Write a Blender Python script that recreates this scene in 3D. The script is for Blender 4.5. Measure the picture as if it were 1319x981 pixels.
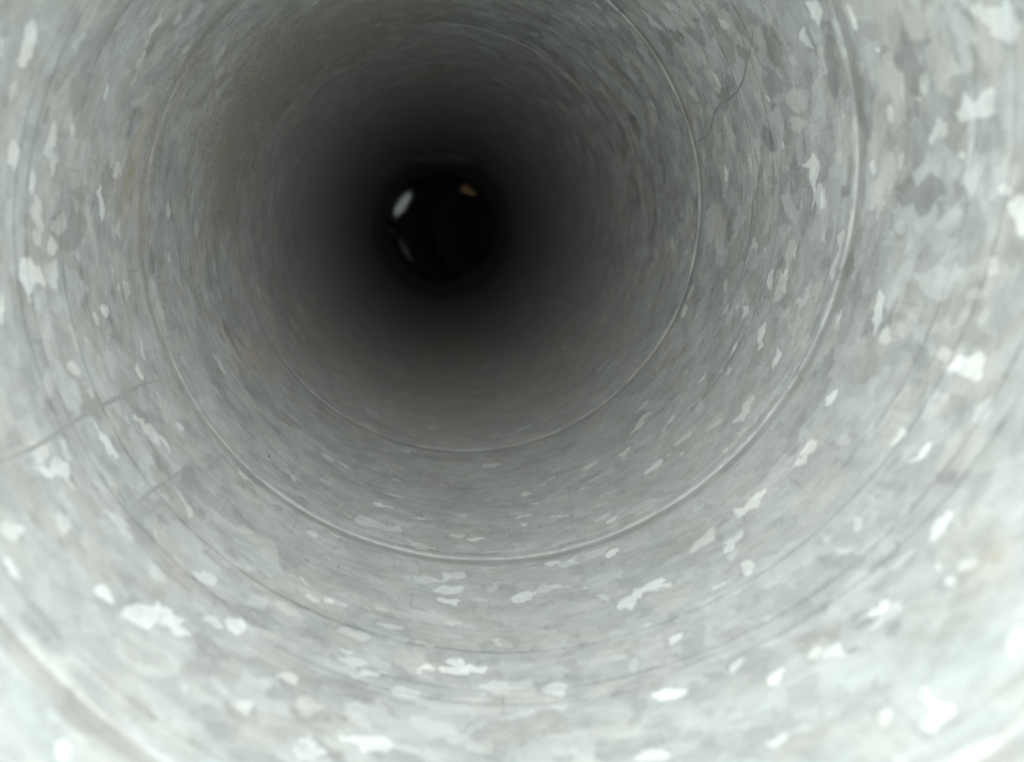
import bpy, bmesh, math, random
from mathutils import Vector, Matrix, noise

# ------------------------------------------------------------------ camera, world, sun
R = 0.1143                      # duct radius, 9 inch spiral duct
PITCH = 0.13703                 # strip pitch of the helix
Z0 = 1.9653 * R                 # seam distance at the right hand side
CAM = Vector((-0.0762 * R, 0.0, 0.0157 * R))
Y_MOUTH, Y_END = 0.80 * R, 11.2 * R
TAU = 2 * math.pi

for o in list(bpy.data.objects):
    bpy.data.objects.remove(o)
sc = bpy.context.scene
COL = sc.collection

cam_data = bpy.data.cameras.new('camera')
cam_data.sensor_width = 36.0
cam_data.lens = 987.0 / 1319.0 * 36.0
cam_data.clip_start = 0.005
cam_data.clip_end = 200.0
cam_data.dof.use_dof = True
cam_data.dof.focus_distance = 0.293
cam_data.dof.aperture_fstop = 7.8
cam_data.dof.aperture_blades = 0
cam = bpy.data.objects.new('camera', cam_data)
COL.objects.link(cam)
ax = Vector(((563.8413 - 659.5) / 987, -(293.6152 - 490.5) / 987, 1)).normalized()   # duct axis seen from the lens
bx = Vector((0, 1, 0)).cross(ax).normalized()
by = ax.cross(bx)
def to_world(v): return Vector((v.dot(bx), v.dot(ax), v.dot(by)))
right, up, fwd = to_world(Vector((1, 0, 0))), to_world(Vector((0, 1, 0))), to_world(Vector((0, 0, 1)))
cam.matrix_world = Matrix.Translation(CAM) @ Matrix((right, up, -fwd)).transposed().to_4x4()
sc.camera = cam

SUN_EL, SUN_AZ = math.radians(27), math.radians(178)     # behind the lens and above, a little to its left
world = bpy.data.worlds.new('World')
sc.world = world
world.use_nodes = True
wn, wl = world.node_tree.nodes, world.node_tree.links
sky = wn.new('ShaderNodeTexSky')
sky.sky_type = 'NISHITA'
sky.sun_disc = False
sky.sun_elevation = SUN_EL
sky.sun_rotation = SUN_AZ
sky.air_density = 1.0
sky.dust_density = 0.7
hs = wn.new('ShaderNodeHueSaturation')                   # overcast: the sky is nearly grey
hs.inputs['Saturation'].default_value = 0.22
bg = wn['Background']
bg.inputs['Strength'].default_value = 0.05
wl.new(sky.outputs[0], hs.inputs['Color'])
wl.new(hs.outputs[0], bg.inputs['Color'])

sun_data = bpy.data.lights.new('sun', 'SUN')
sun_data.energy = 1.5
sun_data.angle = math.radians(179)
sun_data.color = (0.885, 1.0, 0.945)
sun = bpy.data.objects.new('sun', sun_data)
COL.objects.link(sun)
sd = Vector((math.sin(SUN_AZ) * math.cos(SUN_EL), math.cos(SUN_AZ) * math.cos(SUN_EL), math.sin(SUN_EL)))
sun.rotation_euler = sd.to_track_quat('Z', 'Y').to_euler()

sc.view_settings.view_transform = 'Standard'
sc.view_settings.look = 'None'
sc.view_settings.exposure = 3.42
sc.view_settings.gamma = 1.0
sc.view_settings.use_curve_mapping = False
sc.cycles.max_bounces = 10
sc.cycles.diffuse_bounces = 4
sc.cycles.glossy_bounces = 3
sc.cycles.sample_clamp_indirect = 6.0

# ------------------------------------------------------------------ materials
class N:
    """short hand for building one node tree"""
    def __init__(s, name):
        s.m = bpy.data.materials.new(name)
        s.m.use_nodes = True
        s.t = s.m.node_tree
        s.b = s.t.nodes['Principled BSDF']
    def n(s, kind, **kw):
        x = s.t.nodes.new('ShaderNode' + kind)
        for k, v in kw.items(): setattr(x, k, v)
        return x
    def set(s, sock, v):
        if isinstance(v, bpy.types.NodeSocket): s.t.links.new(v, sock)
        else: sock.default_value = v
    def math(s, op, a, b=0.0, c=0.0, clamp=False):
        x = s.n('Math', operation=op, use_clamp=clamp)
        for i, v in enumerate((a, b, c)): s.set(x.inputs[i], v)
        return x.outputs[0]
    def mix(s, f, a, b, blend='MIX'):
        x = s.n('Mix', data_type='RGBA', blend_type=blend)
        s.set(x.inputs[0], f); s.set(x.inputs[6], a); s.set(x.inputs[7], b)
        return x.outputs[2]
    def ramp(s, v, lo, hi, a=0.0, b=1.0, smooth=True):
        x = s.n('MapRange', interpolation_type='SMOOTHSTEP' if smooth else 'LINEAR')
        for i, q in enumerate((v, lo, hi, a, b)): s.set(x.inputs[i], q)
        return x.outputs[0]
    def vec(s, x, y, z=0.0):
        c = s.n('CombineXYZ')
        for i, v in enumerate((x, y, z)): s.set(c.inputs[i], v)
        return c.outputs[0]
    def noise(s, v, scale, detail=2.0, rough=0.5):
        x = s.n('TexNoise')
        s.set(x.inputs['Vector'], v); x.inputs['Scale'].default_value = scale
        x.inputs['Detail'].default_value = detail; x.inputs['Roughness'].default_value = rough
        return x.outputs['Fac']
    def voro(s, v, scale, rnd=1.0):
        x = s.n('TexVoronoi', feature='F1')
        s.set(x.inputs['Vector'], v); x.inputs['Scale'].default_value = scale
        x.inputs['Randomness'].default_value = rnd
        sep = s.n('SeparateColor'); s.t.links.new(x.outputs['Color'], sep.inputs[0])
        return sep.outputs[0], sep.outputs[1], sep.outputs[2]

def grey(v): return (v, v, v, 1)

def zinc(name, kind='wall', base=0.28, gain=None):
    """hot dip galvanised steel: spangle crystals, rolling streaks, handling wear"""
    k = N(name)
    uv = k.n('UVMap', uv_map='strip').outputs[0]
    sp = k.n('SeparateXYZ'); k.t.links.new(uv, sp.inputs[0])
    s, v = sp.outputs[0], sp.outputs[1]
    # ragged spangle borders
    d1 = k.noise(uv, 260, 4, 0.65); d2 = k.noise(k.vec(k.math('ADD', s, 3.7), v), 260, 4, 0.65)
    sw = k.math('MULTIPLY_ADD', k.math('SUBTRACT', d1, 0.5), 0.010, s)
    vw = k.math('MULTIPLY_ADD', k.math('SUBTRACT', d2, 0.5), 0.005, v)
    cell = k.vec(k.math('MULTIPLY', sw, 0.72), vw)
    r1, g1, b1 = k.voro(cell, 112)
    r2, g2, b2 = k.voro(k.vec(k.math('MULTIPLY', sw, 0.8), k.math('ADD', vw, 1.3)), 190)
    r3, g3, b3 = k.voro(k.vec(k.math('MULTIPLY', sw, 0.6), k.math('ADD', vw, 2.1)), 430)
    fine = k.noise(uv, 1700, 3, 0.65)
    mid = k.noise(uv, 26, 4, 0.6)
    streak = k.noise(k.vec(k.math('MULTIPLY', s, 22), k.math('MULTIPLY', v, 620)), 1.0, 3, 0.6)
    drag = k.noise(k.vec(k.math('MULTIPLY', s, 900), k.math('MULTIPLY', v, 45)), 1.0, 2, 0.5)
    f = 1.0
    big = k.ramp(k.noise(uv, 5, 2), 0.35, 0.65, 0.11, 0.26)
    # the crystals stand out more on the upper right, the floor is rubbed smooth
    big = k.math('MULTIPLY_ADD', k.math('MAXIMUM', k.math('COSINE', k.math('MULTIPLY_ADD', s, 1.0 / R, 1.0)), 0.0), 0.22, big)
    val = k.math('MULTIPLY_ADD', k.math('SUBTRACT', r1, 0.5), big, 0.97)
    val = k.math('MULTIPLY_ADD', k.math('SUBTRACT', r2, 0.5), k.math('MULTIPLY_ADD', big, 0.6, 0.04), val)
    val = k.math('MULTIPLY_ADD', k.math('SUBTRACT', r3, 0.5), 0.17, val)
    val = k.math('MULTIPLY_ADD', k.math('SUBTRACT', fine, 0.5), 0.55, val)
    val = k.math('MULTIPLY_ADD', k.math('SUBTRACT', mid, 0.5), 0.26, val)
    val = k.math('MULTIPLY_ADD', k.math('SUBTRACT', streak, 0.5), 0.17, val)
    # thin drag marks along the duct, only in places
    dm = k.math('MULTIPLY', k.ramp(drag, 0.62, 0.70), k.ramp(mid, 0.42, 0.60))
    val = k.math('MULTIPLY_ADD', dm, -0.15, val)
    hair = k.noise(k.vec(k.math('MULTIPLY', s, 70), k.math('MULTIPLY', v, 1500)), 1.0, 2, 0.5)
    hm = k.math('MULTIPLY', k.ramp(hair, 0.63, 0.70), k.ramp(mid, 0.62, 0.42))
    val = k.math('MULTIPLY_ADD', hm, -0.16, val)
    speck = k.noise(uv, 900, 2, 0.5)
    val = k.math('MULTIPLY_ADD', k.ramp(speck, 0.66, 0.74), -0.22, val)
    height = k.math('MULTIPLY', streak, 0.4)
    height = k.math('MULTIPLY_ADD', fine, 0.5, height)
    height = k.math('MULTIPLY_ADD', r1, 0.25, height)
    if kind in ('wall', 'spangle'):
        bright = k.math('MULTIPLY', k.ramp(g2, 0.982, 0.987), 0.30)
        val = k.math('ADD', val, bright)
        # roller lines pressed along the strip
        for pos, w, dep in ((0.0745, 0.00050, .42), (0.0560, 0.00044, .40), (0.0503, 0.00044, .38), (0.0862, 0.00040, .32), (0.0070, 0.00035, .30), (0.1004, 0.0003, .10), (0.0312, 0.0003, .12)):
            wob = k.math('MULTIPLY_ADD', k.math('SUBTRACT', k.noise(k.vec(k.math('MULTIPLY', s, 9), pos * 90), 1.0, 2), 0.5), 0.0022, v)
            line = k.ramp(k.math('ABSOLUTE', k.math('SUBTRACT', wob, pos)), w, w * 0.2)
            line = k.math('MULTIPLY', line, k.ramp(k.noise(k.vec(k.math('MULTIPLY', s, 14), pos * 400), 1.0, 3), 0.30, 0.56))
            val = k.math('MULTIPLY_ADD', line, -dep, val)
            height = k.math('MULTIPLY_ADD', line, -1.2, height)
        # small dark pits
        pit = k.n('TexVoronoi', feature='F1'); k.set(pit.inputs['Vector'], uv); pit.inputs['Scale'].default_value = 105
        pv = k.math('MULTIPLY', k.ramp(pit.outputs['Distance'], 0.10, 0.045), k.ramp(k.noise(uv, 60, 1), 0.52, 0.62))
        val = k.math('MULTIPLY_ADD', pv, -0.28, val)
    if gain:
        # one crystal face: brighter or duller than its neighbours, with a feathered streaky border
        edge = k.n('Attribute', attribute_name='edge').outputs['Fac']
        rnd = k.n('ObjectInfo').outputs['Random']
        fe = k.noise(k.vec(k.math('MULTIPLY', s, 260), k.math('MULTIPLY', v, 900)), 1.0, 3, 0.6)
        m = k.ramp(k.math('MULTIPLY_ADD', k.math('SUBTRACT', fe, 0.5), 1.1, edge), 0.04, 0.55)
        tone_ = k.math('MULTIPLY_ADD', rnd, gain[1] - gain[0], gain[0])
        own = k.math('MULTIPLY', k.math('MULTIPLY_ADD', k.math('SUBTRACT', val, 1.0), 0.55, 1.0), tone_)
        own = k.math('MULTIPLY', own, k.math('MULTIPLY_ADD', k.math('SUBTRACT', fe, 0.5), 0.30, 1.0))
        val = k.math('ADD', k.math('MULTIPLY', val, k.math('SUBTRACT', 1.0, m)), k.math('MULTIPLY', own, m))
    tone = k.mix(k.ramp(k.math('ADD', b1, k.math('MULTIPLY', mid, 0.5)), 0.25, 1.25), (0.975, 1.0, 1.01, 1), (1.015, 1.0, 0.965, 1))
    col = k.mix(1.0, k.mix(1.0, grey(base), tone, 'MULTIPLY'), k.vec(val, val, val), 'MULTIPLY')
    rough = k.math('MULTIPLY_ADD', r1, 0.14, 0.60)
    bump_h = height
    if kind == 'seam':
        gr = k.math('MULTIPLY', k.ramp(v, PITCH - 0.0068, PITCH - 0.0045), k.ramp(v, PITCH - 0.0008, PITCH - 0.0014))  # shade of the groove's far-facing slope, painted as a darker band
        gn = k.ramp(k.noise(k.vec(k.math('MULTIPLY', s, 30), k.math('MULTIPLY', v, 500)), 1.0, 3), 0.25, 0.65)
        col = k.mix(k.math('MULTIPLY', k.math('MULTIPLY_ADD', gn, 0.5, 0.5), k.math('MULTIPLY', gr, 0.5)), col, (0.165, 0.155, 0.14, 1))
    if True:
        dust = k.n('Attribute', attribute_name='dust').outputs['Fac']
        stain = k.n('Attribute', attribute_name='stain').outputs['Fac']
        dn = k.noise(uv, 95, 6, 0.72); grain = k.noise(uv, 700, 4, 0.8)
        cover = k.ramp(k.math('MULTIPLY_ADD', k.math('SUBTRACT', dn, 0.5), 2.2, dust), 0.16, 0.80)
        dcol = k.mix(k.ramp(grain, 0.35, 0.68), (0.125, 0.112, 0.095, 1), (0.34, 0.31, 0.265, 1))
        col = k.mix(k.math('MULTIPLY', cover, 0.70), col, dcol)
        rough = k.math('MULTIPLY_ADD', cover, 0.3, rough)
        bump_h = k.math('MULTIPLY_ADD', k.math('MULTIPLY', grain, cover), 8.0, bump_h)
        sc_ = k.math('MULTIPLY', stain, k.ramp(k.noise(k.vec(k.math('MULTIPLY', s, 40), k.math('MULTIPLY', v, 110)), 1.0, 4, 0.6), 0.3, 0.7))
        col = k.mix(k.math('MULTIPLY', sc_, 0.5), col, (0.35, 0.27, 0.155, 1))
    bm_ = k.n('Bump'); bm_.inputs['Strength'].default_value = 0.35; bm_.inputs['Distance'].default_value = 0.00012
    k.set(bm_.inputs['Height'], bump_h)
    k.set(k.b.inputs['Normal'], bm_.outputs[0])
    k.set(k.b.inputs['Base Color'], col)
    k.set(k.b.inputs['Roughness'], rough)
    k.b.inputs['Metallic'].default_value = 0.0
    k.b.inputs['Specular IOR Level'].default_value = 0.16
    return k.m

def plain(name, col, rough=0.6, metal=0.0, var=0.25, scale=300):
    k = N(name)
    co = k.n('TexCoord').outputs['Object']
    f = k.math('MULTIPLY_ADD', k.math('SUBTRACT', k.noise(co, scale, 4, 0.6), 0.5), 2 * var, 1.0)
    k.set(k.b.inputs['Base Color'], k.mix(1.0, (*col, 1), k.vec(f, f, f), 'MULTIPLY'))
    k.b.inputs['Roughness'].default_value = rough
    k.b.inputs['Metallic'].default_value = metal
    return k.m

M_WALL = zinc('galvanised_strip', 'wall')
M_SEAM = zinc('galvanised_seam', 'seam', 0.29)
M_BRIGHT = zinc('bright_zinc_crystal', 'spangle', 0.28, (1.36, 1.66))
M_LIGHT = zinc('light_zinc_crystal', 'spangle', 0.28, (1.22, 1.50))
M_PALE = zinc('pale_zinc_crystal', 'spangle', 0.28, (1.09, 1.22))
M_DULL = zinc('dull_zinc_crystal', 'spangle', 0.28, (0.80, 0.90))
M_DARK = zinc('dark_zinc_crystal', 'spangle', 0.28, (0.68, 0.80))
M_SCRATCH = plain('dark_scratch', (0.168, 0.168, 0.163), 0.7, 0.0, 0.45, 500)
M_SMEAR = plain('grey_smear', (0.205, 0.208, 0.20), 0.7)
M_SLEEVE = plain('sleeve_shade', (0.17, 0.175, 0.178), 0.85)  # darker than the wall, stands for light lost deep in the duct
M_UNLIT = plain('unlit_zinc', (0.006, 0.006, 0.006), 0.9, 0.0)  # near black, puts the unlit depth of the elbow into its colour
M_PLATE = plain('plate_shade', (0.022, 0.022, 0.022), 0.8, 0.0)  # darkened tone so the plate sinks into the dim depth
M_GLINT = plain('glint_steel', (0.30, 0.33, 0.345), 0.48, 1.0, 0.15, 60)
M_STRIP = plain('dull_bent_steel', (0.25, 0.26, 0.25), 0.55, 1.0, 0.15, 60)
M_RUST = plain('rusty_steel', (0.19, 0.13, 0.075), 0.46, 1.0, 0.5, 60)
M_CRUMB = plain('dirt', (0.05, 0.045, 0.04), 0.9)

# ------------------------------------------------------------------ helpers
def tag(o, label=None, cat=None, group=None, kind=None):
    for a, v in (('label', label), ('category', cat), ('group', group), ('kind', kind)):
        if v: o[a] = v
    return o
def empty(name, loc, label, cat, group=None):
    o = bpy.data.objects.new(name, None)
    o.empty_display_size = 0.02
    o.location = loc
    COL.objects.link(o)
    return tag(o, label, cat, group)
def mesh_obj(name, me, mat, parent=None, smooth=True):
    if not me.materials: me.materials.append(mat)
    if smooth: me.shade_smooth()
    o = bpy.data.objects.new(name, me)
    COL.objects.link(o)
    if parent: o.parent = parent
    return o
def make_mesh(name, verts, faces, uvs=None):
    me = bpy.data.meshes.new(name)
    me.from_pydata(verts, [], faces)
    if uvs:
        lay = me.uv_layers.new(name='strip')
        for l in me.loops: lay.data[l.index].uv = uvs[l.vertex_index]
    me.update()
    return me

# strip coordinates: ph runs clockwise along the helix (ph/TAU turns), v across the strip in metres
PROFILE = [(0.0, 0.00002), (0.0008, 0.0), (0.0016, 0.0), (0.0034, 0.0), (0.0040, 0.00010), (0.0046, 0.0)]
def fold(v):
    """radial offset (outward +) of the lock seam: a sloping channel ending in a sharp lip"""
    p = PITCH
    pts = PROFILE + [(p - 0.0074, 0.0), (p - 0.0062, 0.00006), (p - 0.0016, 0.00056), (p - 0.0011, 0.00055), (p - 0.0001, 0.00006), (p, 0.00002)]
    for (a, fa), (b, fb) in zip(pts, pts[1:]):
        if a <= v <= b: return fa + (fb - fa) * (v - a) / (b - a)
    return 0.0
def radius(ph, v, y):
    a = -ph
    q = Vector((math.cos(a) * 2.2, math.sin(a) * 2.2, y * 9))
    w = noise.noise(q) * 0.00035 + noise.noise(q * 3.1) * 0.00010
    t = (ph / TAU)                      # fold lowered deeper in so its lit lip fades
    k = 0.66 if t < 0.85 else max(0.16, 0.66 - 1.9 * (t - 0.85) if t < 1.05 else 0.28 - 0.06 * (t - 1.05))
    deg = math.degrees(-ph) % 360       # and flattened on the left so the lip looks unlit
    flat = max(0.0, 1.0 - abs(deg - (165 if t < 1.0 else 205)) / (75 if t < 1.0 else 85))
    k *= 1.0 - 0.85 * min(1.0, flat * 1.8)
    k *= 0.85 + 0.3 * noise.noise(Vector((ph * 2.3, 4.0, 0)))
    return R + fold(v) * k + w
def at(ph, v, inset=0.0):
    y = Z0 + PITCH * ph / TAU + v
    r = radius(ph, v, y) - inset
    return Vector((r * math.cos(ph), y, -r * math.sin(ph)))
def locate(theta, y):
    """angle and depth -> strip coordinates"""
    p0 = (-theta) % TAU
    u = (y - Z0) / PITCH - p0 / TAU
    n = math.floor(u)
    return p0 + TAU * n, (u - n) * PITCH

# ------------------------------------------------------------------ the spiral duct
duct = empty('spiral_duct', (0, Y_MOUTH, -R), 'long round galvanised steel spiral duct seen from inside, mottled grey walls and helical seam', 'duct')
def put(o): 
    o.parent = duct
    o.matrix_parent_inverse = Matrix.Translation((0, Y_MOUTH, -R)).inverted()
    return o

SEG = 240
DUST = [  # (angle deg, depth in R, angle spread, depth spread, amount)  grey brown dust stuck to the upper left
    (160.5, 3.483, 14.0, 0.550, 0.85),
    (146.3, 3.465, 14.0, 0.550, 0.95),
    (133.6, 3.594, 14.0, 0.580, 1.00),
    (118.7, 3.814, 15.0, 0.600, 1.00),
    (172.8, 3.509, 11.0, 0.340, 0.75),
    (103.2, 3.722, 14.0, 0.450, 0.80),
    (151.7, 2.693, 11.0, 0.220, 0.50),
    (144.3, 3.852, 10.0, 0.300, 0.80),
    (165.6, 2.625, 8.0, 0.120, 0.50),
    (178.2, 2.590, 9.0, 0.080, 0.50),
    (-178.8, 3.276, 9.0, 0.300, 0.55),
    (121.3, 3.343, 12.0, 0.200, 0.70),
]
STAIN = [
    (172.5, 2.444, 7.0, 0.130, 0.80),
    (163.8, 2.479, 6.0, 0.100, 0.50),
    (-148.1, 3.253, 5.0, 0.160, 0.95),
    (-144.3, 3.371, 4.0, 0.150, 0.80),
    (-122.3, 4.350, 6.0, 0.350, 0.60),
    (-100.3, 5.329, 8.0, 0.500, 0.60),
    (-131.2, 1.653, 4.0, 0.100, 0.45),
    (-31.0, 1.145, 3.0, 0.070, 0.70),
    (95.5, 5.283, 12.0, 0.600, 0.40),
    (-143.5, 4.461, 8.0, 0.400, 0.45),
    (-89.7, 4.870, 35.0, 1.100, 0.55),
    (-131.5, 4.718, 22.0, 0.800, 0.50),
    (-84.5, 6.468, 30.0, 1.600, 0.55),
    (-54.4, 4.684, 25.0, 1.200, 0.40),
]
def blob(lst, a, y):
    t = 0.0
    for (ca, cy, sa, sy, amt) in lst:
        da = (a - ca + 180) % 360 - 180
        q = (da / sa) ** 2 + ((y / R - cy) / sy) ** 2
        if q < 9: t = max(t, amt * math.exp(-q))
    return t
def ribbon(name, vs, mat, wall_mask=True):
    """sweep a set of strip positions along the whole helix, trimmed square at both ends"""
    ph0 = (Y_MOUTH - PITCH - Z0) / PITCH * TAU - 0.3
    ph1 = (Y_END - Z0) / PITCH * TAU + 0.3
    n = int((ph1 - ph0) / TAU * SEG)
    verts, uvs, faces, dust, stain, clampd = [], [], [], [], [], []
    for i in range(n + 1):
        ph = ph0 + (ph1 - ph0) * i / n
        for v in vs:
            vv = v if v < PITCH else v - PITCH
            pp = ph if v < PITCH else ph + TAU
            yy = Z0 + PITCH * pp / TAU + vv
            yc = min(max(yy, Y_MOUTH), Y_END)
            r = radius(pp, vv, yc)
            verts.append((r * math.cos(pp), yc, -r * math.sin(pp)))
            uvs.append((ph * R, v + (yc - yy)))
            clampd.append(yy != yc)
            a = math.degrees(-pp) % 360
            dust.append(blob(DUST, a, yc)); stain.append(blob(STAIN, a, yc))
    m = len(vs)
    for i in range(n):
        for j in range(m - 1):
            q = (i * m + j, (i + 1) * m + j, (i + 1) * m + j + 1, i * m + j + 1)
            ys = [verts[k][1] for k in q]
            if max(ys) - min(ys) < 1e-6: continue
            if all(clampd[k] for k in q): continue
            faces.append(q)
    me = make_mesh(name, verts, faces, uvs)
    for an, dat in (('dust', dust), ('stain', stain)):
        at_ = me.attributes.new(an, 'FLOAT', 'POINT')
        at_.data.foreach_set('value', dat)
    # normals towards the axis
    p = me.polygons[len(me.polygons) // 2]
    if p.normal.dot(Vector((p.center.x, 0, p.center.z))) > 0: me.flip_normals()
    o = put(mesh_obj(name, me, mat))
    so = o.modifiers.new('sheet', 'SOLIDIFY'); so.thickness = 0.0007; so.offset = -1.0; so.use_rim = False
    return o
wall_v = [0.0016, 0.0034, 0.0040, 0.0046] + [0.0046 + (PITCH - 0.0074 - 0.0046) * i / 14 for i in range(1, 15)]
wall = ribbon('wall', wall_v, M_WALL)
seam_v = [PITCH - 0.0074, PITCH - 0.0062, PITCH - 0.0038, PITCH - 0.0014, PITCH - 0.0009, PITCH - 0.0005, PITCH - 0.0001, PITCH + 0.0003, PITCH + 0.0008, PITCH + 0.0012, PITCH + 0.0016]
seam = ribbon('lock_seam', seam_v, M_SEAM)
wall.modifiers[0].thickness = 0.00071

# ------------------------------------------------------------------ zinc crystals one can pick out
rng = random.Random(7)
V_LO, V_HI = 0.0018, PITCH - 0.0076
def crystal_mesh(name, pts, inset, rough_edge):
    """outline in (ph, v) -> ragged patch lying on the curved wall"""
    pl = [Vector((p * R, v)) for p, v in pts]
    mv = sum((q.y for q in pl)) / len(pl)
    # all corners on the turn of the first one
    size = max((a - b).length for a in pl for b in pl)
    for _ in range(1):
        pl = [q for a, b in zip(pl, pl[1:] + pl[:1]) for q in (a.lerp(b, 0.22), a.lerp(b, 0.78))]
    out = []
    for a, b in zip(pl, pl[1:] + pl[:1]):
        d = b - a
        k = max(1, min(3, int(d.length / (size * 0.14))))
        for i in range(k):
            q = a + d * (i / k)
            if i or True:
                amp = rough_edge * min(size * 0.05, 0.0010)
                q = q + Vector((rng.gauss(0, amp), rng.gauss(0, amp)))
            q.y = min(max(q.y, V_LO), V_HI)
            out.append(q)
    bm = bmesh.new()
    vs = [bm.verts.new((q.x, q.y, 0)) for q in out]
    try:
        bm.faces.new(vs)
    except ValueError:
        bm.free(); return None
    area = abs(sum(a.x * b.y - b.x * a.y for a, b in zip(out, out[1:] + out[:1]))) / 2
    peri = sum((a - b).length for a, b in zip(out, out[1:] + out[:1]))
    thick = max(0.00012, min(0.0011, 0.55 * area / peri))
    bm.normal_update()
    bmesh.ops.inset_individual(bm, faces=bm.faces[:], thickness=thick * 0.8, use_even_offset=False)
    x0, x1 = min(q.x for q in out), max(q.x for q in out)
    step = 0.0045
    x = math.ceil(x0 / step) * step
    while x < x1:
        bmesh.ops.bisect_plane(bm, geom=bm.verts[:] + bm.edges[:] + bm.faces[:], plane_co=(x, 0, 0), plane_no=(1, 0, 0), dist=1e-6)
        x += step
    bmesh.ops.triangulate(bm, faces=bm.faces[:], ngon_method='EAR_CLIP')
    flip = [f for f in bm.faces if sum(a.vert.co.x * b.vert.co.y - b.vert.co.x * a.vert.co.y for a, b in zip(f.loops[:], f.loops[1:] + f.loops[:1])) > 0]
    bmesh.ops.reverse_faces(bm, faces=flip)
    el, dl, sl = (bm.verts.layers.float.new(n_) for n_ in ('edge', 'dust', 'stain'))
    for vtx in bm.verts:
        c2 = vtx.co.to_2d()
        dmin = 1.0
        for a, b in zip(out, out[1:] + out[:1]):
            ab = b - a
            t_ = max(0.0, min(1.0, (c2 - a).dot(ab) / max(ab.length_squared, 1e-12)))
            dmin = min(dmin, (c2 - a - ab * t_).length)
        vtx[el] = min(1.0, dmin / thick)
        y_ = Z0 + PITCH * (c2.x / R) / TAU + c2.y
        a_ = math.degrees(-c2.x / R) % 360
        vtx[dl] = blob(DUST, a_, y_); vtx[sl] = blob(STAIN, a_, y_)
    lay = bm.loops.layers.uv.new('strip')
    for f in bm.faces:
        for l in f.loops: l[lay].uv = (l.vert.co.x, l.vert.co.y)
    for vtx in bm.verts:
        vtx.co = at(vtx.co.x / R, vtx.co.y, inset)
    me = bpy.data.meshes.new(name)
    bm.to_mesh(me); bm.free()
    me.shade_smooth()
    me.normals_split_custom_set_from_vertices([Vector((-q.co.x, 0, -q.co.z)).normalized() for q in me.vertices])
    return me
def unwrap(pts):
    """(angle/1e4, depth/1e4 R) pairs -> strip coordinates on one turn"""
    q = [(a * 1e-4, d * 1e-4 * R) for a, d in pts]
    ca = math.atan2(sum(math.sin(a) for a, _ in q), sum(math.cos(a) for a, _ in q))
    cd = sum(d for _, d in q) / len(q)
    pc, vc = locate(ca, cd)
    res = []
    for a, d in q:
        da = (a - ca + math.pi) % TAU - math.pi
        ph = pc - da
        res.append((ph, d - Z0 - PITCH * ph / TAU))
    return res
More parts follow.
